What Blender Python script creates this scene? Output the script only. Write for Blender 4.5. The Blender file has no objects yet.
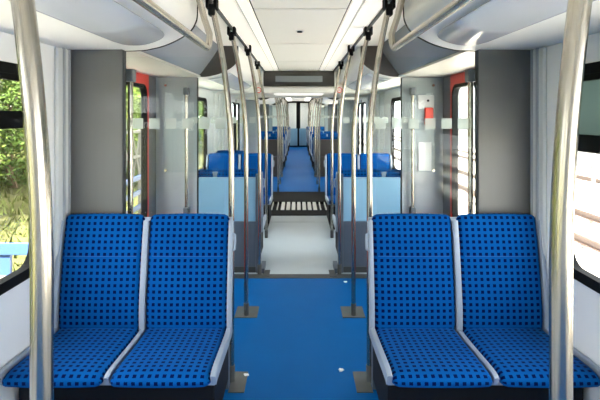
import bpy, bmesh, math, random
from mathutils import Vector
random.seed(7)
SC = bpy.context.scene
COL = SC.collection
PI = math.pi

# ------------------------------------------------------------------ camera, world, sun, exposure
F_PX, VPX, HOR, CAM_H = 476.0, 298.0, 115.0, 1.60
cam_d = bpy.data.cameras.new('camera')
cam = bpy.data.objects.new('camera', cam_d)
COL.objects.link(cam)
cam.location = (-0.015, 0, CAM_H)
cam.rotation_euler = (PI / 2, 0, 0)
cam_d.sensor_width = 36.0
cam_d.lens = F_PX / 600 * 36.0
cam_d.shift_x = (300 - VPX) / 600
cam_d.shift_y = -(200 - HOR) / 600
cam_d.clip_start = 0.05
cam_d.clip_end = 300
SC.camera = cam

world = bpy.data.worlds.new('sky')
SC.world = world
world.use_nodes = True
bg = world.node_tree.nodes['Background']
bg.inputs['Color'].default_value = (0.97, 0.985, 1.0, 1)
bg.inputs['Strength'].default_value = 8.0

sun_d = bpy.data.lights.new('sun', 'SUN')
sun_d.energy = 60.0
sun_d.angle = math.radians(4)
sun_d.color = (1.0, 0.935, 0.82)
sun = bpy.data.objects.new('sun', sun_d)
COL.objects.link(sun)
sun.rotation_euler = (math.radians(38), 0, 0.0)   # from behind the camera, along the train

SC.view_settings.view_transform = 'Standard'
SC.view_settings.look = 'None'
SC.view_settings.gamma = 1.0
SC.view_settings.use_curve_mapping = False
SC.view_settings.exposure = 0.35
SC.cycles.max_bounces = 10
SC.cycles.diffuse_bounces = 6
SC.cycles.glossy_bounces = 5
SC.cycles.transparent_max_bounces = 24
SC.cycles.sample_clamp_indirect = 6.0

STRIP_LIGHT = 0.27      # emission of the ceiling light strips

# ------------------------------------------------------------------ materials
def lin(r, g, b):
    f = lambda c: (c / 255 / 12.92) if c <= 10 else ((c / 255 + 0.055) / 1.055) ** 2.4
    return (f(r), f(g), f(b), 1)

def mat(name, rgb, rough=0.5, metal=0.0, var=0.06, scale=8.0, bump=0.0, spec=0.5, coat=0.0, stretch=None):
    m = bpy.data.materials.new(name)
    m.use_nodes = True
    nt = m.node_tree
    p = nt.nodes['Principled BSDF']
    p.inputs['Roughness'].default_value = rough
    p.inputs['Metallic'].default_value = metal
    p.inputs['Specular IOR Level'].default_value = spec
    p.inputs['Coat Weight'].default_value = coat
    tc = nt.nodes.new('ShaderNodeTexCoord')
    no = nt.nodes.new('ShaderNodeTexNoise')
    no.inputs['Scale'].default_value = scale
    no.inputs['Detail'].default_value = 5
    vec = tc.outputs['Object']
    if stretch:
        mp = nt.nodes.new('ShaderNodeMapping')
        mp.inputs['Scale'].default_value = stretch
        nt.links.new(vec, mp.inputs['Vector'])
        vec = mp.outputs['Vector']
    nt.links.new(vec, no.inputs['Vector'])
    mx = nt.nodes.new('ShaderNodeMix')
    mx.data_type = 'RGBA'
    c = lin(*rgb)
    mx.inputs['A'].default_value = tuple(max(0, v * (1 - var)) for v in c[:3]) + (1,)
    mx.inputs['B'].default_value = tuple(min(1, v * (1 + var)) for v in c[:3]) + (1,)
    nt.links.new(no.outputs['Fac'], mx.inputs['Factor'])
    nt.links.new(mx.outputs['Result'], p.inputs['Base Color'])
    if bump:
        b = nt.nodes.new('ShaderNodeBump')
        b.inputs['Strength'].default_value = bump
        b.inputs['Distance'].default_value = 0.01
        nt.links.new(no.outputs['Fac'], b.inputs['Height'])
        nt.links.new(b.outputs['Normal'], p.inputs['Normal'])
    return m

def mat_fabric():
    """blue moquette with a grid of dark navy squares, laid out in UV metres"""
    m = bpy.data.materials.new('blue_fabric')
    m.use_nodes = True
    nt = m.node_tree
    p = nt.nodes['Principled BSDF']
    p.inputs['Roughness'].default_value = 0.85
    p.inputs['Specular IOR Level'].default_value = 0.05
    p.inputs['Sheen Weight'].default_value = 0.04
    p.inputs['Sheen Roughness'].default_value = 0.4
    p.inputs['Sheen Tint'].default_value = (0.55, 0.7, 1.0, 1)
    uv = nt.nodes.new('ShaderNodeUVMap')
    sep = nt.nodes.new('ShaderNodeSeparateXYZ')
    nt.links.new(uv.outputs['UV'], sep.inputs['Vector'])
    def math_node(op, a, b=None):
        n = nt.nodes.new('ShaderNodeMath')
        n.operation = op
        for i, v in enumerate((a, b)):
            if v is None:
                continue
            if isinstance(v, (int, float)):
                n.inputs[i].default_value = v
            else:
                nt.links.new(v, n.inputs[i])
        return n.outputs[0]
    wob = nt.nodes.new('ShaderNodeTexNoise')
    wob.inputs['Scale'].default_value = 160
    nt.links.new(uv.outputs['UV'], wob.inputs['Vector'])
    jitter = math_node('MULTIPLY', math_node('SUBTRACT', wob.outputs['Fac'], 0.5), 0.12)
    masks = []
    for out in ('X', 'Y'):
        fr = math_node('FRACT', math_node('ADD', math_node('DIVIDE', sep.outputs[out], 0.0335), jitter))
        d = math_node('ABSOLUTE', math_node('SUBTRACT', fr, 0.5))
        masks.append(math_node('LESS_THAN', d, 0.25))
    sq = math_node('MULTIPLY', masks[0], masks[1])
    # finer weave dots between the squares
    no = nt.nodes.new('ShaderNodeTexNoise')
    no.inputs['Scale'].default_value = 420
    nt.links.new(uv.outputs['UV'], no.inputs['Vector'])
    big = nt.nodes.new('ShaderNodeTexNoise')
    big.inputs['Scale'].default_value = 5
    nt.links.new(uv.outputs['UV'], big.inputs['Vector'])
    base = nt.nodes.new('ShaderNodeMix')
    base.data_type = 'RGBA'
    base.inputs['A'].default_value = lin(0, 62, 126)
    base.inputs['B'].default_value = lin(2, 81, 150)
    nt.links.new(math_node('MULTIPLY', math_node('ADD', no.outputs['Fac'], big.outputs['Fac']), 0.5), base.inputs['Factor'])
    mx = nt.nodes.new('ShaderNodeMix')
    mx.data_type = 'RGBA'
    mx.inputs['B'].default_value = lin(0, 16, 66)
    nt.links.new(sq, mx.inputs['Factor'])
    nt.links.new(base.outputs['Result'], mx.inputs['A'])
    nt.links.new(mx.outputs['Result'], p.inputs['Base Color'])
    b = nt.nodes.new('ShaderNodeBump')
    b.inputs['Strength'].default_value = 0.2
    b.inputs['Distance'].default_value = 0.002
    nt.links.new(no.outputs['Fac'], b.inputs['Height'])
    nt.links.new(b.outputs['Normal'], p.inputs['Normal'])
    return m

def mat_glass(name, tint, haze=0.0, haze_rgb=(200, 210, 205), rough=0.02, ior=1.45):
    m = bpy.data.materials.new(name)
    m.use_nodes = True
    nt = m.node_tree
    for n in list(nt.nodes):
        if n.type != 'OUTPUT_MATERIAL':
            nt.nodes.remove(n)
    out = [n for n in nt.nodes if n.type == 'OUTPUT_MATERIAL'][0]
    tr = nt.nodes.new('ShaderNodeBsdfTransparent')
    tr.inputs['Color'].default_value = tint + (1,)
    gl = nt.nodes.new('ShaderNodeBsdfGlossy')
    gl.inputs['Roughness'].default_value = rough
    lw = nt.nodes.new('ShaderNodeLayerWeight')      # Schlick reflectance, the same from both sides of the pane
    lw.inputs['Blend'].default_value = 0.5
    pw = nt.nodes.new('ShaderNodeMath')
    pw.operation = 'POWER'
    pw.inputs[1].default_value = 5
    nt.links.new(lw.outputs['Facing'], pw.inputs[0])
    ma = nt.nodes.new('ShaderNodeMath')
    ma.operation = 'MULTIPLY_ADD'
    ma.inputs[1].default_value = 0.6
    ma.inputs[2].default_value = ((ior - 1) / (ior + 1)) ** 2
    nt.links.new(pw.outputs[0], ma.inputs[0])
    mx = nt.nodes.new('ShaderNodeMixShader')
    nt.links.new(ma.outputs[0], mx.inputs[0])
    src = tr.outputs[0]
    if haze:
        df = nt.nodes.new('ShaderNodeBsdfDiffuse')
        df.inputs['Color'].default_value = lin(*haze_rgb)
        tl = nt.nodes.new('ShaderNodeBsdfTranslucent')
        tl.inputs['Color'].default_value = lin(*haze_rgb)
        m0 = nt.nodes.new('ShaderNodeMixShader')
        m0.inputs[0].default_value = 0.5
        nt.links.new(df.outputs[0], m0.inputs[1])
        nt.links.new(tl.outputs[0], m0.inputs[2])
        m1 = nt.nodes.new('ShaderNodeMixShader')
        m1.inputs[0].default_value = haze
        nt.links.new(tr.outputs[0], m1.inputs[1])
        nt.links.new(m0.outputs[0], m1.inputs[2])
        src = m1.outputs[0]
    nt.links.new(src, mx.inputs[1])
    nt.links.new(gl.outputs[0], mx.inputs[2])
    nt.links.new(mx.outputs[0], out.inputs['Surface'])
    return m

def mat_emit(name, rgb, strength):
    m = bpy.data.materials.new(name)
    m.use_nodes = True
    p = m.node_tree.nodes['Principled BSDF']
    p.inputs['Base Color'].default_value = lin(*rgb)
    p.inputs['Emission Color'].default_value = lin(*rgb)
    p.inputs['Emission Strength'].default_value = strength
    return m

M = dict(
    fabric=mat_fabric(),
    seam=mat('seam_thread', (4, 74, 140), 0.8),
    shell=mat('seat_shell_plastic', (140, 153, 170), 0.42, var=0.03),
    seat_base=mat('seat_base_dark', (12, 15, 22), 0.7, spec=0.2),
    floor_blue=mat('blue_floor', (0, 82, 146), 0.5, var=0.12, scale=3.0, bump=0.03, spec=0.06),
    floor_grey=mat('pale_grey_floor', (146, 160, 169), 0.35, var=0.09, scale=2.2),
    strip_dark=mat('dark_rubber', (52, 56, 58), 0.6, var=0.15),
    black=mat('black_rubber', (16, 17, 18), 0.75, var=0.2, spec=0.12),
    white=mat('white_ceiling', (240, 238, 232), 0.55, var=0.012),
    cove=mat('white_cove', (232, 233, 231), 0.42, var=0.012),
    wall=mat('white_wall', (240, 242, 243), 0.45, var=0.02),
    soffit=mat('door_soffit', (196, 195, 190), 0.35),
    inlay=mat('grey_cover_sheet', (196, 202, 212), 0.22, var=0.05, scale=1.5, coat=0.3),
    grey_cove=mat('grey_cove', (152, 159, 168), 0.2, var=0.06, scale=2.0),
    brown=mat('dark_brown_plate', (58, 54, 50), 0.45),
    panel_lit=mat('grey_screen_panel_lit', (164, 170, 176), 0.42, var=0.05, scale=30, stretch=(1, 1, 0.05)),  # lit copy of the grey screen panel, vestibule light put into its colour
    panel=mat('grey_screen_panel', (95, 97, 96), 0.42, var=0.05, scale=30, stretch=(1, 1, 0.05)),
    panel_dark=mat('grey_door_pillar', (92, 98, 104), 0.4, var=0.05),
    light_blue=mat('pale_blue_panel', (128, 172, 200), 0.3, var=0.05, scale=2),
    slate=mat('slate_panel', (74, 86, 100), 0.45, var=0.06),
    grey_trim=mat('grey_trim', (208, 211, 211), 0.4, var=0.03),
    steel=mat('stainless_steel', (184, 178, 167), 0.24, metal=1.0, var=0.01, scale=10),
    steel_plate=mat('steel_plate', (80, 83, 82), 0.6, metal=0.2, var=0.15, scale=20),
    red=mat('red_paint', (214, 52, 38), 0.4, var=0.05),
    red_box=mat('red_box', (226, 62, 40), 0.4),
    paper=mat('paper', (226, 230, 230), 0.6, var=0.04),
    grille=mat('pale_grille', (226, 226, 220), 0.4),
    screen=mat('display_screen', (120, 128, 134), 0.3, var=0.06),
    housing=mat('display_housing', (44, 42, 40), 0.5),
    glass=mat_glass('partition_glass', (0.965, 0.985, 0.978), ior=1.27),
    window=mat_glass('window_glass', (0.975, 0.985, 0.975)),
    hazy=mat_glass('hazy_glass', (0.22, 0.26, 0.25), haze=0.8, haze_rgb=(112, 128, 124)),
    frost=mat_glass('frosted_film', (0.9, 0.95, 0.93), haze=0.62, haze_rgb=(226, 234, 230), rough=0.3),
    light=mat_emit('light_strip', (255, 252, 244), STRIP_LIGHT),
    added_gang_glow=mat_emit('added_gangway_glow', (255, 252, 244), 0.9),
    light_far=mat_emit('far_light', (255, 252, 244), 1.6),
    light_end=mat_emit('end_light', (255, 246, 226), 5.0),
    added_band_glow=mat_emit('added_ceiling_band_glow', (255, 250, 240), STRIP_LIGHT * 0.9),
    grass=mat('dry_grass', (74, 74, 46), 0.9, var=0.75, scale=4.0, bump=0.6, spec=0.1),
    pale_ground=mat('pale_concrete', (196, 192, 184), 0.85, var=0.12, scale=0.8),
    leaf_a=mat('leaf_green', (78, 94, 38), 0.6, var=0.4, scale=2.0, spec=0.1),
    leaf_b=mat('leaf_yellow_green', (104, 106, 46), 0.6, var=0.4, scale=2.0, spec=0.1),
    leaf_c=mat('leaf_dark_green', (62, 80, 34), 0.6, var=0.4, scale=2.0, spec=0.1),
    straw=mat('straw_grass', (84, 92, 50), 0.8, var=0.5, scale=3.0, spec=0.1),
    bark=mat('bark', (92, 76, 58), 0.9, var=0.2),
    blue_paint=mat('blue_paint', (42, 66, 108), 0.5),
    pale_metal=mat('pale_metal', (96, 94, 88), 0.5, var=0.05),
    rust=mat('rusty_rail', (70, 54, 46), 0.6, var=0.2),
    sleeper=mat('concrete_sleeper', (178, 172, 164), 0.85, var=0.15),
    facade=mat('white_facade', (112, 114, 116), 0.7, var=0.03),
    facade_band=mat('facade_band', (72, 78, 84), 0.6, var=0.05),
    dark_glass=mat('dark_window', (50, 60, 70), 0.15),
)

# ------------------------------------------------------------------ mesh helpers
class MB:
    def __init__(self):
        self.v, self.f, self.uv = [], [], []
    def add(self, verts, faces, uvs=None):
        o = len(self.v)
        self.v += [tuple(p) for p in verts]
        self.f += [tuple(i + o for i in f) for f in faces]
        self.uv += uvs if uvs else [(0, 0)] * len(verts)
        return self
    def box(self, x0, x1, y0, y1, z0, z1, b=0.0):
        x0, x1 = min(x0, x1), max(x0, x1)
        if b <= 0:
            v = [(x, y, z) for x in (x0, x1) for y in (y0, y1) for z in (z0, z1)]
            return self.add(v, [(0, 1, 3, 2), (4, 6, 7, 5), (0, 4, 5, 1), (2, 3, 7, 6), (0, 2, 6, 4), (1, 5, 7, 3)])
        bm = bmesh.new()
        bmesh.ops.create_cube(bm, size=1)
        for q in bm.verts:
            q.co = ((x0 + x1) / 2 + q.co.x * (x1 - x0), (y0 + y1) / 2 + q.co.y * (y1 - y0), (z0 + z1) / 2 + q.co.z * (z1 - z0))
        bmesh.ops.bevel(bm, geom=bm.edges[:], offset=b, segments=2, affect='EDGES', profile=0.5)
        bm.verts.index_update()
        self.add([q.co[:] for q in bm.verts], [[q.index for q in f.verts] for f in bm.faces])
        bm.free()
        return self
    def tube(self, path, r, seg=14, caps=True, squash=1.0):
        path = [Vector(p) for p in path]
        n = len(path)
        rings, prev = [], None
        for i, p in enumerate(path):
            t = (path[min(i + 1, n - 1)] - path[max(i - 1, 0)]).normalized()
            ref = prev if prev is not None else (Vector((1, 0, 0)) if abs(t.x) < 0.9 else Vector((0, 1, 0)))
            a = (ref - t * ref.dot(t)).normalized()
            prev = a
            b = t.cross(a)
            rings.append([p + (a * math.cos(2 * PI * k / seg) + b * math.sin(2 * PI * k / seg) * squash) * r for k in range(seg)])
        v = [q for ring in rings for q in ring]
        f = []
        for i in range(n - 1):
            for k in range(seg):
                k2 = (k + 1) % seg
                f.append((i * seg + k, i * seg + k2, (i + 1) * seg + k2, (i + 1) * seg + k))
        if caps:
            f.append(tuple(range(seg))[::-1])
            f.append(tuple((n - 1) * seg + k for k in range(seg)))
        return self.add(v, f)
    def prism(self, pts, y0, y1):
        """closed polygon of (x, z) points swept along y"""
        n = len(pts)
        v = [(x, y0, z) for x, z in pts] + [(x, y1, z) for x, z in pts]
        f = [(i, (i + 1) % n, n + (i + 1) % n, n + i) for i in range(n)]
        f += [tuple(range(n))[::-1], tuple(range(n, 2 * n))]
        return self.add(v, f)
    def sheet(self, prof, y0, y1, off):
        """open (x, z) profile swept along y, thickened by the vector list OFF"""
        n = len(prof)
        back = [(p[0] + o[0], p[1] + o[1]) for p, o in zip(prof, off)]
        return self.prism(list(prof) + back[::-1], y0, y1)
    def ring(self, outer, inner, x0, x1):
        """two loops of (y, z) with equal counts: a plate with a hole, between x0 and x1"""
        n = len(outer)
        v = [(x0, y, z) for y, z in outer] + [(x0, y, z) for y, z in inner] + [(x1, y, z) for y, z in outer] + [(x1, y, z) for y, z in inner]
        f = []
        for i in range(n):
            j = (i + 1) % n
            f += [(i, j, n + j, n + i), (2 * n + i, 3 * n + i, 3 * n + j, 2 * n + j), (n + i, n + j, 3 * n + j, 3 * n + i), (i, 2 * n + i, 2 * n + j, j)]
        return self.add(v, f)
    def plate(self, loop, x0, x1):
        n = len(loop)
        v = [(x0, y, z) for y, z in loop] + [(x1, y, z) for y, z in loop]
        f = [(i, (i + 1) % n, n + (i + 1) % n, n + i) for i in range(n)] + [tuple(range(n))[::-1], tuple(range(n, 2 * n))]
        return self.add(v, f)
    def mesh(self, name, m, smooth=False, origin=(0, 0, 0)):
        me = bpy.data.meshes.new(name)
        ox, oy, oz = origin
        me.from_pydata([(x - ox, y - oy, z - oz) for x, y, z in self.v], [], self.f)
        if any(u != (0, 0) for u in self.uv):
            lay = me.uv_layers.new(name='UVMap')
            for l in me.loops:
                lay.data[l.index].uv = self.uv[l.vertex_index]
        bm = bmesh.new()
        bm.from_mesh(me)
        bmesh.ops.remove_doubles(bm, verts=bm.verts[:], dist=1e-6)
        bmesh.ops.recalc_face_normals(bm, faces=bm.faces[:])
        bm.to_mesh(me)
        bm.free()
        me.materials.append(M[m])
        if smooth:
            me.polygons.foreach_set('use_smooth', [True] * len(me.polygons))
            me.set_sharp_from_angle(angle=math.radians(38))
        return me
    def build(self, name, m, parent=None, smooth=False):
        """world coordinates; a child's mesh is stored relative to its top-level thing"""
        org = (0, 0, 0)
        q = parent
        while q is not None:
            org = tuple(a + b for a, b in zip(org, q.location))
            q = q.parent
        o = bpy.data.objects.new(name, self.mesh(name, m, smooth, org))
        COL.objects.link(o)
        o.parent = parent
        return o

def rrect(y0, y1, z0, z1, r, n=6):
    out = []
    for cy, cz, a0 in ((y1 - r, z1 - r, 0), (y0 + r, z1 - r, 90), (y0 + r, z0 + r, 180), (y1 - r, z0 + r, 270)):
        for k in range(n + 1):
            a = math.radians(a0 + 90 * k / n)
            out.append((cy + r * math.cos(a), cz + r * math.sin(a)))
    return out

def tag(o, label=None, cat=None, group=None, kind=None):
    if label: o['label'] = label
    if cat: o['category'] = cat
    if group: o['group'] = group
    if kind: o['kind'] = kind
    return o

def empty(name, loc, label, cat, group=None, kind=None):
    o = bpy.data.objects.new(name, None)
    COL.objects.link(o)
    o.location = loc
    o.empty_display_size = 0.1
    return tag(o, label, cat, group, kind)

def copy_tree(o, parent=None):
    c = o.copy()
    COL.objects.link(c)
    c.parent = parent
    for ch in list(o.children):
        copy_tree(ch, c)
    return c

def B(*a):
    return MB().box(*a)

SIDE = {-1: 'left', 1: 'right'}
# ------------------------------------------------------------------ layout along the car (metres from the camera)
Y0, Y1 = -3.2, 24.0                 # rear end wall, far end wall
WX, DX = 1.37, 1.46                 # lining and door plane, half widths
SOF, CEIL = 1.98, 2.30
VEST = [(2.84, 4.83), (9.75, 12.35), (16.7, 18.9)]       # door vestibules
WINDOWS = [(-2.9, -1.1), (-0.75, 0.55), (0.85, 2.50), (5.15, 7.05), (12.75, 14.35), (14.75, 16.35), (19.3, 21.2), (21.6, 23.4)]
WZ0, WZ1 = 0.79, 1.84
ART = (7.55, 9.5)                   # articulation between the two car sections

# ------------------------------------------------------------------ floor
floor = tag(B(-1.52, 1.52, Y0, 4.66, -0.06, 0.0).build('floor', 'floor_blue'), 'blue vinyl floor of the aisle between the front seats', 'floor', kind='structure')
B(-1.52, 1.52, 9.85, Y1 + 4, -0.06, 0.0).build('blue_flooring', 'floor_blue', floor)
B(-1.52, 1.52, 4.66, 4.78, -0.06, 0.003).build('threshold_strip', 'strip_dark', floor)
g = B(-1.52, 1.52, 4.78, 7.10, -0.06, 0.002).build('pale_flooring', 'floor_grey', floor)
g['label'] = 'pale grey floor section beyond the first doors'
B(-1.52, 1.52, 7.115, 7.56, -0.06, 0.002).build('pale_flooring', 'floor_grey', floor)
B(-1.52, 1.52, 7.10, 7.115, -0.06, -0.004).build('floor_seam', 'strip_dark', floor)
for s in (-1, 1):
    B(s * 0.37, s * 0.30, 4.70, 4.90, 0.0, 0.006).build('floor_plate', 'strip_dark', floor)
    B(s * 0.40, s * 0.355, 4.80, 5.06, 0.0, 0.05).build('corner_block', 'slate', floor)
# articulation plate with its grille of bars
B(-1.52, 1.52, 7.56, 7.96, -0.06, 0.012, 0.004).build('articulation_plate', 'black', floor)
B(-1.52, 1.52, 8.72, 9.85, -0.06, 0.012, 0.004).build('articulation_plate', 'black', floor)
B(-1.52, 1.52, 7.96, 8.72, -0.06, -0.03).build('grille_well', 'black', floor)
bar_me = MB().box(-0.03, 0.03, 0.0, 0.74, -0.03, 0.01, 0.004).mesh('grille_bar', 'grille')
for k in range(17):
    o = bpy.data.objects.new('grille_bar', bar_me)
    COL.objects.link(o)
    o.parent = floor
    o.location = ((k - 8) * 0.093, 7.97, 0)
    if abs(k - 8) > 3:
        o.scale = (0.3, 1, 1)

# ------------------------------------------------------------------ ceiling
ceil = tag(B(-1.56, 1.56, Y0, Y1 + 4, 2.36, 2.42).build('ceiling', 'white'), 'white panelled ceiling above the aisle', 'ceiling', kind='structure')
B(-0.70, 0.70, Y0, Y1, 2.335, 2.35).build('panel_backing', 'strip_dark', ceil)
y = 3.14 - 1.55 * 4
while y < Y1:
    a, b = max(y, Y0) + 0.02, min(y + 1.55, Y1) - 0.02
    if not (a < 9.2 and b > 7.8):
        B(-0.308, 0.308, a, b, CEIL, 2.34, 0.003).build('ceiling_panel', 'white', ceil)
    y += 1.55
for s in (-1, 1):
    for a, b in ((Y0, ART[0]), (ART[1], Y1)):
        B(s * 0.556, s * 0.84, a, b, CEIL, 2.34, 0.003).build('side_panel', 'white', ceil)
# gangway: lowered ceiling and cross header
B(-1.40, 1.40, ART[0] + 0.02, ART[1], 2.0, 2.08).build('gangway_ceiling', 'white', ceil)
hd = B(-1.40, 1.40, ART[0], ART[0] + 0.10, 1.945, 2.045, 0.02).build('header_beam', 'cove', ceil)
B(-0.86, 0.86, ART[0] + 0.05, ART[0] + 0.10, 2.03, 2.34).build('header_panel', 'cove', ceil)
B(-1.40, 1.40, ART[1] - 0.10, ART[1], 1.945, 2.34, 0.01).build('header_beam', 'cove', ceil)

def light_strip(s, a, b, label, m1='light', m2='added_band_glow'):
    t = empty('ceiling_light', (s * 0.355, (a + b) / 2, CEIL), label, 'light', 'light strips along the ceiling')
    B(s * 0.324, s * 0.386, a, b, CEIL - 0.002, CEIL + 0.02).build('diffuser', m1, t)
    B(s * 0.399, s * 0.534, a, b, CEIL - 0.001, CEIL + 0.02).build('glowing_ceiling_band', m2, t)  # flat ceiling band beside the strip, glow added to brighten the interior
    B(s * 0.386, s * 0.397, a, b, CEIL - 0.006, CEIL + 0.03).build('frame', 'grey_trim', t)
t = empty('ceiling_light', (0, 8.55, 2.0), 'added flat glowing panel in the low gangway ceiling', 'light', 'light strips along the ceiling')  # glowing panel added to brighten the gangway walls
B(-.45, .45, 7.8, 9.3, 1.985, 1.999).build('diffuser', 'added_gang_glow', t)
B(-.48, .48, 7.77, 9.33, 1.992, 2.0).build('frame', 'grey_trim', t)
for s in (-1, 1):
    light_strip(s, Y0 + .05, 7.5, 'long slim light strip in the ceiling %s of the aisle, before the display' % SIDE[s])
    light_strip(s, 9.55, Y1 - .05, 'long slim light strip in the far ceiling %s of the aisle' % SIDE[s], 'light_far', 'light_far')
    # slotted rail that the pole clamps hang from
    t = tag(B(s * 0.537, s * 0.555, Y0 + .05, 7.5, 2.285, 2.33).build('pole_rail', 'steel_plate'), 'thin dark ceiling rail carrying the pole clamps %s of the aisle' % SIDE[s], 'rail', 'pole rails in the ceiling')
    t = tag(B(s * 0.537, s * 0.555, 9.55, Y1 - .05, 2.285, 2.33).build('pole_rail', 'steel_plate'), 'thin ceiling rail in the far car %s of the aisle' % SIDE[s], 'rail', 'pole rails in the ceiling')

# ------------------------------------------------------------------ coves (side ceilings)
PROF = [(0.62, 2.335), (0.62, 2.20), (0.632, 2.15), (0.66, 2.105), (0.717, 2.062), (0.80, 2.022), (0.886, 1.998), (1.0, 1.985), (1.40, SOF)]
RECP = [(0.80, 2.335), (0.83, 2.26), (0.88, 2.18), (0.95, 2.085), (0.99, 2.03), (1.02, 2.0)]
def outward(p):
    return [(0.03, 0.02)] * (len(p) - 1) + [(0.0, 0.03)]
def dense(p, k=4):
    """Catmull-Rom refinement of a profile"""
    out = []
    for i in range(len(p) - 1):
        p0, p1, p2, p3 = p[max(i - 1, 0)], p[i], p[i + 1], p[min(i + 2, len(p) - 1)]
        for j in range(k):
            t = j / k
            out.append(tuple(0.5 * (2 * b + (c - a) * t + (2 * a - 5 * b + 4 * c - d) * t * t + (3 * b - a - 3 * c + d) * t ** 3) for a, b, c, d in zip(p0, p1, p2, p3)))
    return out + [p[-1]]
ntrim = 0
def cove(s, a, b, recessed, label, inlay=None, cap=False, seal=False):
    global ntrim
    ntrim += 1
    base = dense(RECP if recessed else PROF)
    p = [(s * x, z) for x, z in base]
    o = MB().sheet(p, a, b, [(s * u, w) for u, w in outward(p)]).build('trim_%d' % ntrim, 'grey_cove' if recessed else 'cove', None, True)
    tag(o, label, 'ceiling cove', kind='structure')
    if recessed:
        B(s * 1.0, s * 1.50, a, b, 1.983, 2.0, .002).build('soffit_panel', 'soffit', o)
    if cap:
        poly = [(s * x, z) for x, z in dense(PROF)] + [(s * 1.44, SOF), (s * 1.44, 2.335)]
        MB().prism(poly, a - 0.012, a - 0.001).build('end_plate', 'brown', o)
    if seal:
        q = [(s * (x - 0.004), z - 0.003) for x, z in base]
        MB().sheet(q, b - 0.004, b + 0.010, [(s * 0.03, 0.03)] * len(q)).build('edge_seal', 'black', o)
    if inlay:
        # smooth cover sheet with a rounded end, lying on the cove
        pts = dense([(0.735, 2.052), (0.77, 2.034), (0.82, 2.014), (0.886, 1.996), (0.965, 1.986)], 5)
        i0, i1 = inlay
        m = MB()
        n, rows = len(pts), 14
        v, f = [], []
        for k in range(rows):
            for j, (x, z) in enumerate(pts):
                t = abs(2 * j / (n - 1) - 1)
                end = i1 - 0.20 * (1 - math.sqrt(max(0, 1 - t ** 3)))
                yy = i0 + (end - i0) * (k / (rows - 1))
                v.append((s * (x - 0.004), yy, z - 0.006))
        for k in range(rows - 1):
            for j in range(n - 1):
                f.append((k * n + j, k * n + j + 1, (k + 1) * n + j + 1, (k + 1) * n + j))
        m.add(v, f)
        o2 = m.build('cover_sheet', 'inlay', o, True)
        md = o2.modifiers.new('thickness', 'SOLIDIFY')
        md.thickness = 0.005
    return o
for s in (-1, 1):
    sd = SIDE[s]
    cove(s, Y0, 2.85, False, 'white curved ceiling cove above the front %s seats' % sd, (Y0 + .1, 2.64), seal=True)
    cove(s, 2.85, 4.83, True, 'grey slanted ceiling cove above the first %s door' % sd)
    cove(s, 4.83, ART[0], False, 'white ceiling cove beyond the first %s door, dark end plate' % sd, (5.0, 7.4), cap=True)
    cove(s, ART[1], 9.9, False, 'short white ceiling cove just past the gangway on the %s' % sd)
    cove(s, 9.9, 12.35, True, 'grey ceiling cove above the second %s door' % sd)
    cove(s, 12.35, 16.7, False, 'white ceiling cove of the far %s seats, dark end plate' % sd, cap=True)
    cove(s, 16.7, 18.9, True, 'grey ceiling cove above the farthest %s door' % sd)
    cove(s, 18.9, Y1, False, 'white ceiling cove beside the far end door on the %s' % sd, cap=True)

# ------------------------------------------------------------------ side walls, windows, doors
nwin = ndoor = 0
def window(s, a, b, z0, z1, hazy=False, label='', single=False):
    global nwin
    nwin += 1
    x0, x1 = s * (WX - 0.012), s * (WX + 0.035)
    fr = MB().ring(rrect(a - .005, b + .005, z0 - .005, z1 + .005, 0.13), rrect(a + .045, b - .045, z0 + .045, z1 - .045, 0.10), x0, x1).build('window_%d' % nwin, 'black', None)
    tag(fr, label, 'window', kind='structure')
    if single:
        MB().plate(rrect(a + .04, b - .04, z0 + .04, z1 - .04, 0.10), s * (WX + .022), s * (WX + .028)).build('pane', 'window', fr)
        return fr
    zt = 1.57 if s < 0 else 1.455
    B(s * (WX + .0), s * (WX + .045), a + .04, b - .04, zt - .035, zt + .035, .006).build('transom_bar', 'black', fr)
    MB().plate(rrect(a + .04, b - .04, z0 + .04, zt - .03, 0.10), s * (WX + .022), s * (WX + .028)).build('pane', 'window', fr)
    hp = MB().ring(rrect(a + .045, b - .045, zt + .03, z1 - .04, 0.06), rrect(a + .07, b - .07, zt + .05, z1 - .075, 0.05), s * (WX - .004), s * (WX + .02)).build('hopper_frame', 'black', fr)
    MB().plate(rrect(a + .06, b - .06, zt + .04, z1 - .06, 0.05), s * (WX + .012), s * (WX + .018)).build('hopper_pane', 'hazy' if hazy else 'window', hp)
    return fr

def door(s, v0, v1, label, paint='red'):
    """red sliding door of two leaves in the outer plane of a vestibule"""
    global ndoor
    ndoor += 1
    mid = (v0 + v1) / 2
    hw = 0.775
    x0, x1 = s * DX, s * (DX + 0.045)
    top = 1.975
    root = empty('door_%d' % ndoor, (s * DX, mid, 0), label, 'door', kind='structure')
    for d in (-1, 1):
        a, b = (mid - hw, mid - 0.004) if d < 0 else (mid + 0.004, mid + hw)
        wa, wb = a + 0.075, b - 0.075
        leaf = MB().ring(rrect(a, b, 0.01, top, 0.004), rrect(wa, wb, 0.60, 1.875, 0.10), x0, x1).build('door_leaf', paint, root)
        MB().ring(rrect(wa - .012, wb + .012, .588, 1.887, .11), rrect(wa + .018, wb - .018, .618, 1.857, .085), s * (DX - .008), s * (DX + .047)).build('window_seal', 'black', leaf)
        MB().plate(rrect(wa + .012, wb - .012, .612, 1.863, .085), s * (DX + .014), s * (DX + .02)).build('pane', 'window', leaf)
        B(s * (DX - .012), s * (DX + .0), (b if d < 0 else a) - .012, (b if d < 0 else a) + .012, .02, top - .02).build('rubber_edge', 'strip_dark', leaf)
    return root

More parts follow.
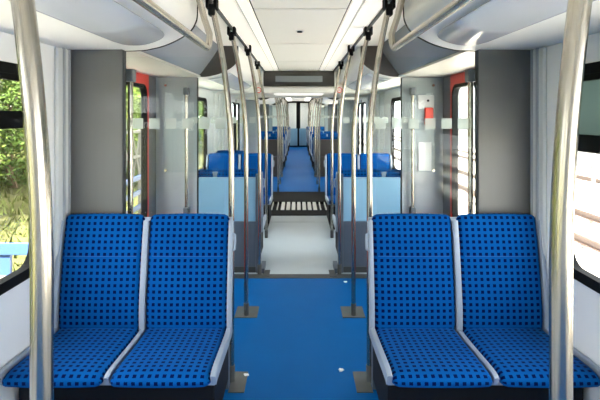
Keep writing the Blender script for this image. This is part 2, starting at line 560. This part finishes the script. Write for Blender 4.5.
ORD = ['first', 'second', 'third']
for s in (-1, 1):
    sd = SIDE[s]
    wall = None
    # every opening in order along the wall
    spans = sorted([(a, b, 'w') for a, b in WINDOWS] + [(a, b, 'v') for a, b in VEST])
    cur = Y0
    def wpanel(mb, m='wall', nm='wall_panel'):
        global wall
        if wall is None:
            wall = tag(mb.build('wall_' + sd, m), 'white side wall lining with windows on the %s' % sd, 'wall', kind='structure')
        else:
            mb.build(nm, m, wall)
    iv = 0
    for a, b, kind in spans:
        if kind == 'w':
            lo, hi = a - 0.09, b + 0.09
            if lo - cur > 0.004:
                wpanel(B(s * WX, s * (WX + .05), cur, lo, 0, 2.37))
            wpanel(MB().ring(rrect(lo, hi, 0.0, 2.37, .001), rrect(a, b, WZ0, WZ1, 0.125), s * WX, s * (WX + .035)))
            cur = hi
        else:
            if a - cur > 0.004:
                wpanel(B(s * WX, s * (WX + .05), cur, a - .02, 0, 2.37))
            mid = (a + b) / 2
            # pillars beside the door, header above it
            wpanel(B(s * DX, s * (DX + .06), a - .05, mid - .775, 0, 2.37), 'panel_dark' if iv == 0 else 'wall', 'door_pillar')
            wpanel(B(s * DX, s * (DX + .06), mid + .775, b + .075, 0, 2.37), 'panel_dark' if iv == 0 else 'wall', 'door_pillar')
            wpanel(B(s * DX, s * (DX + .06), mid - .775, mid + .775, 1.975, 2.37), 'red' if iv == 0 else 'wall', 'door_header')
            wpanel(B(s * (WX - .002), s * (DX + .06), a - .05, a - .02, 0, 2.37), 'wall', 'wall_return')
            wpanel(B(s * (WX - .002), s * (DX + .06), b + .045, b + .075, 0, 2.37), 'wall', 'wall_return')
            door(s, a, b, ('%s pair of red door leaves on the %s side' if iv == 0 else '%s pair of pale door leaves on the %s side') % (ORD[iv], sd), 'red' if iv == 0 else 'wall')
            iv += 1
            cur = b + .075
    wpanel(B(s * WX, s * (WX + .05), cur, Y1 + 4, 0, 2.37))
    for k, (a, b) in enumerate(WINDOWS):
        where = ['rear', 'second rear', 'large front', 'mid car', 'far car first', 'far car second', 'far car third', 'farthest'][k]
        window(s, a, b, WZ0, WZ1, hazy=(s > 0 and k == 2), single=(k == 3), label='%s black framed window in the %s wall' % (where, sd))
    # upright grey corner profile between lining and screen
    nt_ = tag(B(s * 1.345, s * WX, 2.64, 2.80, 0, SOF, .01).build('trim_%d' % (40 + (s > 0)), 'grey_trim'), 'upright grey corner profile beside the %s grey screen' % sd, 'trim', kind='structure')
    B(s * 1.335, s * 1.35, 2.69, 2.705, 0, SOF).build('flute', 'panel_lit', nt_)
    B(s * 1.335, s * 1.35, 2.755, 2.765, 0, SOF).build('flute', 'panel_lit', nt_)
    tag(B(s * 1.33, s * (WX + .001), Y0, 2.62, 0, .10, .01).build('baseboard_' + sd, 'slate'), 'dark skirting below the %s window wall' % sd, 'skirting', kind='structure')
    # gangway ribs
    for k in range(5):
        t = B(s * 1.345, s * WX, 7.62 + k * .42, 7.66 + k * .42, 0, 2.0, .008)
        t.build('wall_rib', 'wall', bpy.data.objects['wall_' + sd])

# rear end wall and far end wall with its door
tag(B(-1.5, 1.5, Y0 - .06, Y0, 0, 2.4).build('wall_rear', 'wall'), 'plain white end wall behind the front seats', 'wall', kind='structure')
wf = tag(B(-1.46, -.62, Y1, Y1 + .06, 0, 2.37).build('wall_far', 'wall'), 'white end wall around the far dark framed door', 'wall', kind='structure')
B(.62, 1.46, Y1, Y1 + .06, 0, 2.37).build('wall_panel', 'wall', wf)
fd = empty('door_7', (0, Y1, 0), 'far end double door with dark frame and glass leaves', 'door', kind='structure')
for s in (-1, 1):
    B(s * .55, s * .62, Y1 - .03, Y1 + .05, 0, 2.34).build('door_post', 'black', fd)
    leaf = B(s * .045, s * .55, Y1, Y1 + .03, .06, .92).build('door_leaf', 'light_blue', fd)
    B(s * .045, s * .10, Y1, Y1 + .03, .92, 2.2).build('stile', 'black', leaf)
    B(s * .50, s * .55, Y1, Y1 + .03, .92, 2.2).build('stile', 'black', leaf)
    B(s * .10, s * .50, Y1 + .01, Y1 + .016, .92, 2.2).build('pane', 'glass', leaf)
B(-.045, .045, Y1 - .01, Y1 + .04, 0, 2.34).build('meeting_stile', 'black', fd)
B(-.62, .62, Y1 - .03, Y1 + .05, 2.2, 2.37).build('door_head', 'black', fd)
B(-.55, .55, Y1, Y1 + .04, 0, .06).build('sill', 'black', fd)
tag(B(-1.46, 1.46, Y1 + 4, Y1 + 4.06, 0, 2.4).build('wall_back', 'wall'), 'pale wall seen through the far end door glass', 'wall', kind='structure')
t = empty('ceiling_light', (0, Y1 + 2, 2.33), 'ceiling light behind the far end door', 'light', 'light strips along the ceiling')
B(-.3, .3, Y1 + .4, Y1 + 3.6, 2.32, 2.34).build('diffuser', 'light_end', t)
B(-.33, .33, Y1 + .37, Y1 + 3.63, 2.34, 2.359).build('frame', 'grey_trim', t)

# ------------------------------------------------------------------ double seats
SW, PITCH = 0.450, 0.482
def bezier_profile(pts, k=5):
    return dense(pts, k)
BACK = bezier_profile([(0.016, 0.375), (0.002, 0.45), (0.006, 0.56), (0.026, 0.70), (0.050, 0.85), (0.074, 0.97), (0.085, 1.014), (0.102, 1.036), (0.128, 1.035), (0.146, 1.01), (0.148, 0.95)], 4)
PAN = bezier_profile([(0.035, 0.434), (-0.10, 0.436), (-0.25, 0.443), (-0.38, 0.450), (-0.450, 0.450), (-0.488, 0.438), (-0.504, 0.418), (-0.500, 0.396)], 4)

def cushion(xc, prof, w, thick, corner_top=0.05, corner_start=0.0, flip=1):
    """upholstered pad following a side profile of (y, z); UVs in metres along the cloth"""
    n = len(prof)
    L = [0.0]
    for i in range(1, n):
        L.append(L[-1] + math.dist(prof[i], prof[i - 1]))
    cols = [-1, -.985, -.95, -.88, -.7, -.35, 0, .35, .7, .88, .95, .985, 1]
    v, uv = [], []
    nrm = []
    for i in range(n):
        a, b = prof[max(i - 1, 0)], prof[min(i + 1, n - 1)]
        ty, tz = b[0] - a[0], b[1] - a[1]
        d = math.hypot(ty, tz)
        nrm.append((-tz / d * flip, ty / d * flip))
    for i, (py, pz) in enumerate(prof):
        hw = w / 2
        for c in cols:
            x = xc + c * hw
            drop = thick * (abs(c) ** 24) * 0.6 + 0.005 * (c * c)
            v.append((x, py - nrm[i][0] * drop, pz - nrm[i][1] * drop))
            uv.append((c * hw + 1.0, L[i] + 0.5))
    k = len(cols)
    f = [(i * k + j, i * k + j + 1, (i + 1) * k + j + 1, (i + 1) * k + j) for i in range(n - 1) for j in range(k - 1)]
    # flat underside
    off = len(v)
    for i, (py, pz) in enumerate(prof):
        for c in (-1, 1):
            v.append((xc + c * (w / 2 - .003), py - nrm[i][0] * thick, pz - nrm[i][1] * thick))
            uv.append((c * w / 2 + 1.0, L[i] + .5))
    for i in range(n - 1):
        a, b = off + 2 * i, off + 2 * i + 2
        f += [(a, b, b + 1, a + 1), (i * k, (i + 1) * k, b, a), (i * k + k - 1, a + 1, b + 1, (i + 1) * k + k - 1)]
    m = MB()
    m.add(v, f, uv)
    return m

def lip(x0, x1, prof, out, depth, flip):
    """raised plastic edge along a profile"""
    n = len(prof)
    v = []
    for i in range(n):
        a, b = prof[max(i - 1, 0)], prof[min(i + 1, n - 1)]
        ty, tz = b[0] - a[0], b[1] - a[1]
        d = math.hypot(ty, tz)
        ny, nz = -tz / d * flip, ty / d * flip
        py, pz = prof[i]
        for x, q in ((x0, out - .004), (x0 + .006 * (1 if x1 > x0 else -1), out), (x1 - .006 * (1 if x1 > x0 else -1), out), (x1, out - .004), (x1, -depth), (x0, -depth)):
            v.append((x, py + ny * q, pz + nz * q))
    f = []
    for i in range(n - 1):
        for k in range(6):
            k2 = (k + 1) % 6
            f.append((i * 6 + k, i * 6 + k2, (i + 1) * 6 + k2, (i + 1) * 6 + k))
    f += [tuple(range(6)), tuple((n - 1) * 6 + k for k in range(6))[::-1]]
    return MB().add(v, f)

def make_seat(n_seats, name, hand=1):
    t = empty(name, (0, 0, 0), 'x', 'seat')
    xs = [(i - (n_seats - 1) / 2) * PITCH for i in range(n_seats)]
    half = n_seats * PITCH / 2
    back_front = BACK[:-8]
    for xc in xs:
        bo = cushion(xc, BACK, SW, 0.045, flip=1).build('backrest', 'fabric', t, True)
        i = min(range(len(BACK)), key=lambda k: abs(BACK[k][1] - .83) + (0 if BACK[k][0] < .09 else 9))
        py, pz = BACK[i]
        MB().tube([(xc - SW * .44, py + .0035, pz), (xc, py - .0005, pz), (xc + SW * .44, py + .0035, pz)], .0022, 6).build('stitched_seam', 'seam', bo, True)
        cushion(xc, PAN, SW, 0.045, flip=-1).build('seat_cushion', 'fabric', t, True)
    # shell behind the cushions
    bk = [(a + .05, b) for a, b in BACK if b < 1.01][:24]
    bk = [p for p in BACK[:25]]
    sh = MB()
    outer = [(y + .052, z) for y, z in bk]
    inner = [(y + .036, z) for y, z in bk]
    poly = outer + inner[::-1]
    v = [(-half, y, z) for y, z in poly] + [(half, y, z) for y, z in poly]
    nn = len(poly)
    f = [(i, (i + 1) % nn, nn + (i + 1) % nn, nn + i) for i in range(nn)] + [tuple(range(nn)), tuple(range(nn, 2 * nn))[::-1]]
    sh.add(v, f)
    pan_low = [(y, z - .062) for y, z in PAN[:18]]
    pan_up = [(y, z - .046) for y, z in PAN[:18]]
    poly = pan_up + pan_low[::-1]
    v = [(-half, y, z) for y, z in poly] + [(half, y, z) for y, z in poly]
    nn = len(poly)
    f = [(i, (i + 1) % nn, nn + (i + 1) % nn, nn + i) for i in range(nn)] + [tuple(range(nn)), tuple(range(nn, 2 * nn))[::-1]]
    sh.add(v, f)
    sh.build('seat_shell', 'shell', t, True)
    # raised light edges: outer sides and the rib between two seats
    edges = [(-half - .008, -half + .016), (half - .016, half + .008)]
    edges += [((xs[i] + xs[i + 1]) / 2 - .015, (xs[i] + xs[i + 1]) / 2 + .015) for i in range(n_seats - 1)]
    for a, b in edges:
        lip(a, b, BACK[:24], 0.004, .05, 1).build('back_edge', 'shell', t, True)
        mid = abs(a + b) < .01
        lip(a + (.004 if mid else 0), b - (.004 if mid else 0), PAN[1:21], -.010 if mid else .004, .055, -1).build('pan_edge', 'shell', t, True)
    # pedestal
    MB().box(-half + .02, half - .02, -.36, .10, .10, .345, .01).build('seat_base', 'seat_base', t)
    MB().box(-half + .05, half - .05, -.26, .10, .0, .105).build('base_foot', 'seat_base', t)
    # small grab handle on the aisle side edge
    for e in (hand,):
        x = e * (half + .008)
        MB().tube([(x, .060, .845), (x + e * .012, .060, .85), (x + e * .014, .063, .89), (x + e * .012, .066, .93), (x, .068, .935)], .007, 8).build('grab_handle', 'shell', t, True)
    return t

proto2 = make_seat(2, 'double_seat', 1)
proto2b = make_seat(2, 'double_seat', -1)
proto1 = make_seat(1, 'single_seat', -1)
used = set()
def place_seat(proto, x, y, facing, label, group):
    """facing: -1 looks at the camera, 1 looks away"""
    o = proto if proto.name not in used else copy_tree(proto)
    used.add(proto.name)
    o.location = (x, y, 0)
    o.rotation_euler = (0, 0, 0 if facing < 0 else PI)
    tag(o, label, 'seat', group)
    return o
SX = 0.377 + PITCH + .012
for s in (-1, 1):
    sd = SIDE[s]
    rows = [(2.60, -1, 'front blue double seat with dark squares, %s of the aisle, nearest' % sd),
            (5.04, 1, 'blue double seat turned away behind the pale blue screen on the %s' % sd),
            (6.90, -1, 'blue double seat facing forward just before the gangway on the %s' % sd),
            (12.60, 1, 'far blue double seat turned away past the second doors on the %s' % sd),
            (14.35, -1, 'far blue double seat facing forward, first beyond the gangway on the %s' % sd),
            (14.86, 1, 'far blue double seat turned away, back to back, mid far car on the %s' % sd),
            (16.42, -1, 'far blue double seat facing forward before the farthest %s doors' % sd),
            (19.15, 1, 'tiny far blue double seat turned away past the farthest %s doors' % sd),
            (20.9, -1, 'tiny far blue double seat facing forward, second from the end door on the %s' % sd),
            (21.42, 1, 'tiny far blue double seat turned away near the end door on the %s' % sd),
            (23.4, -1, 'tiny far blue double seat facing forward beside the end door on the %s' % sd)]
    for y, d, lab in rows:
        place_seat(proto2 if s * d > 0 else proto2b, s * SX, y, d, lab, 'blue double seats along the aisle')
place_seat(proto1, -1.09, 7.72, 1, 'single blue seat turned away in the gangway on the left', None)

# ------------------------------------------------------------------ screens beside the doors
sq_me = MB().box(-.031, .031, -.001, .001, -.031, .031).mesh('frosted_square', 'frost')
bolt_me = None
def screen(s, y, near, style, label):
    """draught screen across one side: grey outer panel, panels behind the seat, glass above; NEAR: stands before its vestibule"""
    t = empty('draught_screen', (s * .93, y, 0), label, 'screen', 'draught screens beside the doors')
    d = 1 if near else -1                       # the side on which the vestibule lies
    B(s * 1.04, s * (DX - .003) if not near else s * 1.345, y - .02, y + .02, .0, SOF + .004, .004).build('side_panel', 'panel' if near else 'panel_lit', t)
    B(s * 1.033, s * 1.04, y - .024, y + .024, .0, SOF, .004).build('panel_edge', 'strip_dark', t)
    if near:
        B(s * .445, s * 1.025, y - .02, y + .02, .06, .98, .006).build('lower_panel', 'slate', t)
    else:
        up = {'blue': 'light_blue', 'brown': 'brown'}[style]
        B(s * .445, s * 1.025, y - .02, y + .02, .52, .965, .006).build('upper_panel', up, t)
        B(s * .445, s * 1.025, y - .02, y + .02, .06, .515, .006).build('lower_panel', 'slate' if style == 'blue' else 'brown', t)
    B(s * .42, s * .445, y - .03, y + .03, .0, 1.0, .006).build('end_post', 'slate' if style == 'blue' else 'brown', t)
    B(s * .445, s * 1.03, y - .022, y + .022, .0, .06, .004).build('kick_plate', 'strip_dark', t)
    gy = y + d * .030
    gl = B(s * .455, s * 1.38 if not near else s * 1.30, gy - .004, gy + .004, 1.02, SOF - .035).build('glass_pane', 'glass', t)
    for k in range(7):
        x = s * (.475 + k * .098 + .0)
        o = bpy.data.objects.new('frosted_square', sq_me)
        COL.objects.link(o)
        o.parent = gl
        o.location = (x - t.location.x, gy - y - .006, 1.549)
        if not near:
            o.location.y = gy - y - .006
    for x in (s * 1.355,) if not near else (s * 1.27,):
        for z in (1.04, 1.90):
            MB().tube([(x, gy - .012, z), (x, gy + .012, z)], .013, 12).build('bolt', 'steel', gl, True)
    return t

ny, fy = 2.80, 4.85
for s in (-1, 1):
    sd = SIDE[s]
    screen(s, ny, True, 'blue', 'grey draught screen with glass behind the front %s seat' % sd)
    screen(s, fy, False, 'blue', 'screen with pale blue panel and glass past the first %s door' % sd)
    screen(s, 12.37, False, 'brown', 'dark brown screen with glass past the second %s door' % sd)
    screen(s, 16.67, True, 'brown', 'dark screen with glass before the farthest %s door' % sd)
    screen(s, 18.92, False, 'blue', 'screen with pale blue panel past the farthest %s door' % sd)

# grab bars on the vestibule side of the screens
def grab_bar(s, x, y, d, label):
    t = empty('grab_bar', (s * x, y + d * .07, .6), label, 'grab bar', 'upright grab bars beside the doors')
    MB().tube([(s * x, y + d * .07, .62), (s * x, y + d * .07, 1.82)], .016, 14).build('bar', 'steel', t, True)
    for z in (.60, 1.80):
        B(s * x - .026, s * x + .026, min(y + d * .032, y + d * .10), max(y + d * .032, y + d * .10), z, z + .075, .006).build('bracket', 'panel_dark', t)
for s in (-1, 1):
    grab_bar(s, 1.025, ny, 1, 'upright steel grab bar behind the near %s grey screen' % SIDE[s])
    grab_bar(s, 1.135, fy - .004, -1, 'upright steel grab bar on the far %s grey screen' % SIDE[s])

# red emergency box, plate and notice on the far right screen
t = empty('emergency_box', (1.32, fy - .021, 1.5), 'red emergency handle box on the right grey screen', 'emergency box')
B(1.262, 1.345, fy - .075, fy - .036, 1.50, 1.675, .006).build('red_cover', 'red_box', t)
B(1.20, 1.36, fy - .036, fy - .0195, 1.66, 1.80, .004).build('mounting_plate', 'grey_trim', t)
MB().tube([(1.30, fy - .042, 1.745), (1.30, fy - .03, 1.745)], .012, 12).build('lock', 'black', t, True)
tag(B(1.205, 1.335, fy - .0375, fy - .0345, 1.035, 1.325).build('notice_sheet', 'paper'), 'white blank notice sheet on the right grey screen below the red box', 'notice')

# ------------------------------------------------------------------ poles with ceiling clamps and floor plates
def pole_path(s, x0, y, zb=0.0, zt=2.24):
    pts = []
    for k in range(29):
        z = zb + (zt - zb) * k / 28
        u = max(0, z - 1.35) / .91
        pts.append((s * (x0 + .118 * u ** 1.8), y, z))
    return pts
def pole(s, y, label, group, plate=True, x0=.428, back=.05, out=.09):
    t = empty('grab_pole', (s * x0, y, 0), label, 'pole', group)
    MB().tube(pole_path(s, x0, y), .0175, 16).build('tube', 'steel', t, True)
    xt = s * (x0 + .116)
    c = B(xt - .02, xt + .02, y - .03, y + .03, 2.195, 2.262, .006).build('ceiling_clamp', 'black', t)
    B(xt - .032, xt - .014, y - .045, y + .045, 2.235, 2.300, .004).build('clamp_jaw', 'black', c)
    B(xt + .014, xt + .032, y - .045, y + .045, 2.235, 2.300, .004).build('clamp_jaw', 'black', c)
    MB().tube([(s * x0, y, .0), (s * x0, y, .10)], .021, 16).build('foot_sleeve', 'steel_plate', t, True)
    if plate:
        B(s * (x0 - .09), s * (x0 + out), y - back, y - back + .22, 0, .005).build('floor_plate', 'steel_plate', t)
for s in (-1, 1):
    sd = SIDE[s]
    pole(s, .775, 'thick looking steel pole standing nearest, %s edge of the picture' % sd, 'steel poles along the aisle', x0=.432 if s < 0 else .413)
    pole(s, 2.86, 'steel pole at the aisle end of the front %s seat' % sd, 'steel poles along the aisle', x0=.415, back=.12, out=.003)
    pole(s, 3.80, 'free standing steel pole in the first doorway on the %s' % sd, 'steel poles along the aisle')
    pole(s, 4.785, 'steel pole at the pale blue screen on the %s' % sd, 'steel poles along the aisle', plate=False, x0=.402)
    pole(s, 6.2, 'steel pole before the gangway on the %s' % sd, 'steel poles along the aisle', plate=False)
    for k, y in enumerate((9.9, 11.0, 12.31, 14.6, 16.74, 18.86, 21.23)):
        w = ['just past the gangway', 'in the second doorway', 'at the dark brown screen', 'between the far seats', 'before the farthest doors', 'past the farthest doors', 'near the end door'][k]
        pole(s, y, 'slim far steel pole %s on the %s' % (w, sd), 'steel poles along the aisle', plate=False)

# overhead handrails above the front seats
def handrail(s, a, b, label):
    t = empty('overhead_handrail', (s * .52, (a + b) / 2, 1.97), label, 'handrail', 'overhead handrails')
    p = []
    r = .09
    for yy, d in ((a, -1), (b, 1)):
        seq = []
        for k in range(7):
            an = PI / 2 * k / 6
            seq.append((s * .52, yy - d * r + d * r * math.sin(an), 1.972 + r - r * math.cos(an)))
        seq += [(s * .55, yy, 2.15), (s * .59, yy, 2.298)]
        p += seq[::-1] if d < 0 else seq
    MB().tube(p, .0185, 16).build('tube', 'steel', t, True)
    for yy in (a, b):
        MB().tube([(s * .59, yy, 2.27), (s * .59, yy, 2.30)], .032, 16).build('flange', 'black', t, True)
for s in (-1, 1):
    handrail(s, -2.4, 2.72, 'steel overhead handrail above the front seats on the %s' % SIDE[s])

# ------------------------------------------------------------------ display, sensor, stickers, litter
t = empty('passenger_display', (0, ART[0], 2.05), 'dark passenger display with grey blank screen hanging over the aisle', 'display')
B(-.56, .56, ART[0] - .06, ART[0] + .045, 2.055, 2.29, .006).build('housing', 'housing', t)
B(-.37, .37, ART[0] - .066, ART[0] - .058, 2.12, 2.215).build('screen', 'screen', t)
B(-.585, -.56, ART[0] - .07, ART[0] + .04, 2.04, 2.298, .004).build('side_frame', 'cove', t)
B(.56, .585, ART[0] - .07, ART[0] + .04, 2.04, 2.298, .004).build('side_frame', 'cove', t)
t = empty('ceiling_sensor', (0, 3.97, CEIL), 'small dark round sensor in the ceiling panel', 'sensor')
MB().tube([(0, 3.97, CEIL - .012), (0, 3.97, CEIL)], .022, 16).build('dome', 'black', t, True)
MB().tube([(0, 3.97, CEIL - .003), (0, 3.97, CEIL + .001)], .034, 16).build('rim', 'grey_trim', t, True)
for s in (-1, 1):
    t = empty('round_sticker', (s * .64, ART[0] - .002, 1.995), 'small round red and white sign on the %s end of the header' % SIDE[s], 'sign', 'round signs on the header')
    MB().tube([(s * .64, ART[0] - .003, 1.995), (s * .64, ART[0] + .001, 1.995)], .045, 20).build('red_ring', 'red', t, True)
    MB().tube([(s * .64, ART[0] - .005, 1.995), (s * .64, ART[0] - .002, 1.995)], .032, 20).build('white_centre', 'paper', t, True)
    B(s * .64 - .03, s * .64 + .03, ART[0] - .007, ART[0] - .004, 1.991, 1.999).build('bar', 'red', t)
for (x, y, a, lab) in ((-.335, 2.925, .3, 'small white paper scrap on the blue floor beside the left pole plate'),
                       (.255, 2.985, 1.0, 'small white paper scrap on the blue floor beside the right seat'),
                       (.44, 4.56, .2, 'tiny white paper scrap on the blue floor by the right screen')):
    m = MB()
    ring = []
    for k in range(9):
        an = 2 * PI * k / 9
        r = .014 * (1 + .25 * math.sin(3 * an + a))
        ring.append((x + r * 1.25 * math.cos(an), y + r * 1.3 * math.sin(an)))
    m.add([(px, py, 0.0) for px, py in ring] + [(x + (px - x) * .8, y + (py - y) * .8, .006) for px, py in ring] + [(x, y, .008)],
          [(k, (k + 1) % 9, 9 + (k + 1) % 9, 9 + k) for k in range(9)] + [(9 + k, 9 + (k + 1) % 9, 18) for k in range(9)] + [tuple(range(9))])
    tag(m.build('paper_scrap', 'paper'), lab, 'litter', 'scraps on the floor')

# ------------------------------------------------------------------ outside
GZ = -0.95
BANK = [(-3.0, GZ), (-4.4, GZ), (-5.4, GZ + .35), (-7.0, GZ + 1.1), (-9.0, GZ + 1.6), (-60, GZ + 2.4)]
def bank(x):
    for (x1, z1), (x0, z0) in zip(BANK, BANK[1:]):
        if x >= x0:
            return z1 + (z0 - z1) * (x1 - x) / (x1 - x0)
    return BANK[-1][1]
tag(MB().prism(BANK + [(-60, GZ - .6), (-3.0, GZ - .6)], -30, 90).build('ground_left', 'grass'), 'dry grassy bank outside the left windows', 'ground', kind='structure')
tag(B(-3.0, 60, -30, 90, GZ - .31, GZ - .01).build('ground_right', 'pale_ground'), 'pale concrete ground outside the right windows', 'ground', kind='structure')

def leaf_cloud(cx, cy, z0, rx, ry, h, n, size, rng):
    m = MB()
    blobs = [(rng.uniform(-.45, .45) * rx, rng.uniform(-.45, .45) * ry, (.16 + .62 * q / 10) * h, rng.uniform(.45, .7)) for q in range(11)]
    for k in range(n):
        bx, by, bz, br = blobs[k % len(blobs)]
        u, w = rng.uniform(-1, 1), rng.uniform(0, 2 * PI)
        q = math.sqrt(1 - u * u)
        rr = br * rng.uniform(.6, 1.0)
        p = Vector((cx + bx + rx * rr * q * math.cos(w), cy + by + ry * rr * q * math.sin(w), max(z0 + .05, z0 + bz + h * .45 * rr * u)))
        a = Vector((rng.uniform(-1, 1), rng.uniform(-1, 1), rng.uniform(-.6, .6))).normalized()
        b = a.cross(Vector((rng.uniform(-1, 1), rng.uniform(-1, 1), rng.uniform(-1, 1)))).normalized()
        sz = size * rng.uniform(.6, 1.3)
        m.add([p - a * sz, p + b * sz * .45, p + a * sz, p - b * sz * .45], [(0, 1, 2, 3)])
    return m
rng = random.Random(3)
shrubs = [(-6.4, 5.4, 3.4), (-6.8, 8.2, 4.2), (-6.6, 10.9, 3.6), (-6.2, 12.6, 4.6), (-5.4, 15.2, 3.9), (-6.4, 17.8, 4.8), (-5.6, 20.4, 4.0), (-6.8, 23.5, 5.0), (-5.8, 26.6, 4.2), (-6.6, 30.0, 5.0), (-5.2, 2.4, 3.6), (-5.0, -.6, 3.4)]
names = ['yellow green', 'bright green', 'dark green']
where = ['first beyond the blue railing', 'behind the railing end', 'seen past the front window edge', 'tall, further along the bank', 'broad, opposite the first left door', 'tall, opposite the first left door',
         'seen low through the left door', 'tall, far along the bank', 'far, beyond the mid car window', 'farthest along the bank', 'beside the nearest left window', 'behind the camera on the bank']
for i, (x, y, h) in enumerate(shrubs):
    c = i % 3
    gz = bank(x) - .03
    t = empty('shrub', (x, y, gz), '%s leafy shrub outside on the left, %s' % (names[c], where[i]), 'shrub', 'shrubs on the left bank')
    leaf_cloud(x, y, gz, 1.5, 1.7, h, 9000, .06, rng).build('foliage', ['leaf_b', 'leaf_a', 'leaf_c'][c], t)
    st = MB()
    for k in range(4):
        st.tube([(x + .05 * k, y, gz), (x + rng.uniform(-.3, .3), y + rng.uniform(-.3, .3), gz + h * .35), (x + rng.uniform(-.7, .7), y + rng.uniform(-.7, .7), gz + h * .7)], .03, 6)
    st.build('stem', 'bark', t)

trees = [(-9.5, 4.0, 6.5), (-10.2, 9.0, 7.4), (-9.6, 14.0, 6.8), (-10.4, 19.5, 7.6), (-9.8, 25.0, 7.0), (-10.5, 31.0, 7.8), (-10.0, 38.0, 7.5)]
tw = ['nearest, behind the blue railing', 'second, behind the front shrubs', 'third, over the lattice frame', 'fourth along the bank', 'fifth along the bank', 'sixth, far along the bank', 'farthest along the bank']
for i, (x, y, h) in enumerate(trees):
    gz = bank(x) - .03
    t = empty('broadleaf_tree', (x, y, gz), 'tall green broadleaf tree outside on the left, %s' % tw[i], 'tree', 'trees on the left bank')
    leaf_cloud(x, y, gz, 2.6, 3.2, h, 7000, .13, rng).build('foliage', ['leaf_a', 'leaf_c'][i % 2], t)
    MB().tube([(x, y, gz), (x + .1, y, gz + h * .3), (x, y + .1, gz + h * .75)], .16, 8).build('trunk', 'bark', t)

# dry grass standing on the bank
m = MB()
for k in range(9000):
    x, y = rng.uniform(-9.0, -3.6), rng.uniform(1.5, 20)
    z, h = bank(x) - .02, rng.uniform(.08, .26)
    a, w = rng.uniform(0, 2 * PI), rng.uniform(.015, .035)
    lx, ly = rng.uniform(-.18, .18), rng.uniform(-.18, .18)
    m.add([(x - w * math.cos(a), y - w * math.sin(a), z), (x + w * math.cos(a), y + w * math.sin(a), z), (x + lx, y + ly, z + h)], [(0, 1, 2)])
tag(m.build('bank_grass', 'straw'), 'dry straw coloured grass growing on the left bank', 'grass', kind='stuff')

# blue railing near the front left window
t = empty('blue_railing', (-4.3, 6.4, GZ), 'light blue board barrier outside the front left window', 'barrier')
B(-6.2, -3.60, 6.38, 6.42, -.28, -.12, .008).build('board', 'blue_paint', t)
B(-6.2, -3.60, 6.38, 6.42, -.64, -.56, .008).build('lower_board', 'pale_metal', t)
for xx in (-3.97, -4.9, -5.9):
    B(xx - .07, xx + .07, 6.42, 6.48, GZ, -.14, .008).build('post', 'blue_paint', t)
# bicycle shelter frame opposite the left door: pale lattice with blue bars
t = empty('lattice_frame', (-3.9, 11.0, GZ), 'pale metal lattice frame with blue bars opposite the left door', 'frame')
for k in range(7):
    yy = 9.3 + k * .6
    B(-3.94, -3.88, yy - .03, yy + .03, GZ, 1.25).build('upright', 'pale_metal', t)
    if k < 6:
        MB().tube([(-3.9, yy, -.05), (-3.9, yy + .6, 1.15)], .022, 6).build('brace', 'pale_metal', t)
        MB().tube([(-3.88, yy + .6, -.05), (-3.88, yy, 1.15)], .022, 6).build('brace', 'pale_metal', t)
for zz in (1.2, .6):
    B(-3.95, -3.87, 9.2, 13.0, zz - .03, zz + .03).build('rail', 'pale_metal', t)
for zz in (.1, -.25, -.6):
    B(-3.86, -3.80, 9.2, 13.0, zz - .05, zz + .05).build('blue_bar', 'blue_paint', t)

# tracks outside on the right
for k, xc in enumerate((6.2, 10.2)):
    t = empty('railway_track', (xc, 10, GZ), ['nearer railway track outside the right windows', 'further railway track outside the right windows'][k], 'track', 'tracks outside on the right')
    for e in (-.72, .72):
        m = MB()
        m.box(xc + e - .06, xc + e + .06, -25, 80, GZ + .06, GZ + .085)
        m.box(xc + e - .012, xc + e + .012, -25, 80, GZ + .085, GZ + .18)
        m.box(xc + e - .035, xc + e + .035, -25, 80, GZ + .18, GZ + .22)
        m.build('rail', 'rust', t)
    me = MB().box(-1.2, 1.2, -.12, .12, -.05, .06, .01).mesh('sleeper', 'sleeper')
    for j in range(48):
        o = bpy.data.objects.new('sleeper', me)
        COL.objects.link(o)
        o.parent = t
        o.location = (0, -14 + j * .7, 0)
# long white building on the right
t = empty('station_building', (14, 20, GZ), 'long white building with grey bands outside the right door', 'building')
B(14, 22, 2, 60, GZ, 5.2).build('wall', 'facade', t)
for zz in (.4, 2.5, 4.4):
    B(13.94, 14, 2, 60, zz, zz + .12).build('band', 'facade_band', t)
B(13.5, 22.4, 1.6, 60.4, 5.2, 5.5).build('roof', 'facade_band', t)
for j in range(14):
    y = 5 + j * 4
    w = B(13.97, 14.0, y, y + 1.8, .75, 2.1).build('window', 'dark_glass', t)
# pale platform edge box and lamp
t = empty('platform_shelter', (8.2, 15.5, GZ), 'low pale platform shelter between the tracks on the right', 'shelter')
B(7.9, 8.7, 13.0, 18.0, GZ - .01, GZ + .5, .02).build('plinth', 'pale_ground', t)
for yy in (13.4, 15.5, 17.6):
    B(8.26, 8.34, yy - .04, yy + .04, GZ + .5, 1.6).build('post', 'pale_metal', t)
B(7.7, 8.9, 13.0, 18.0, 1.6, 1.68, .01).build('roof', 'facade_band', t)
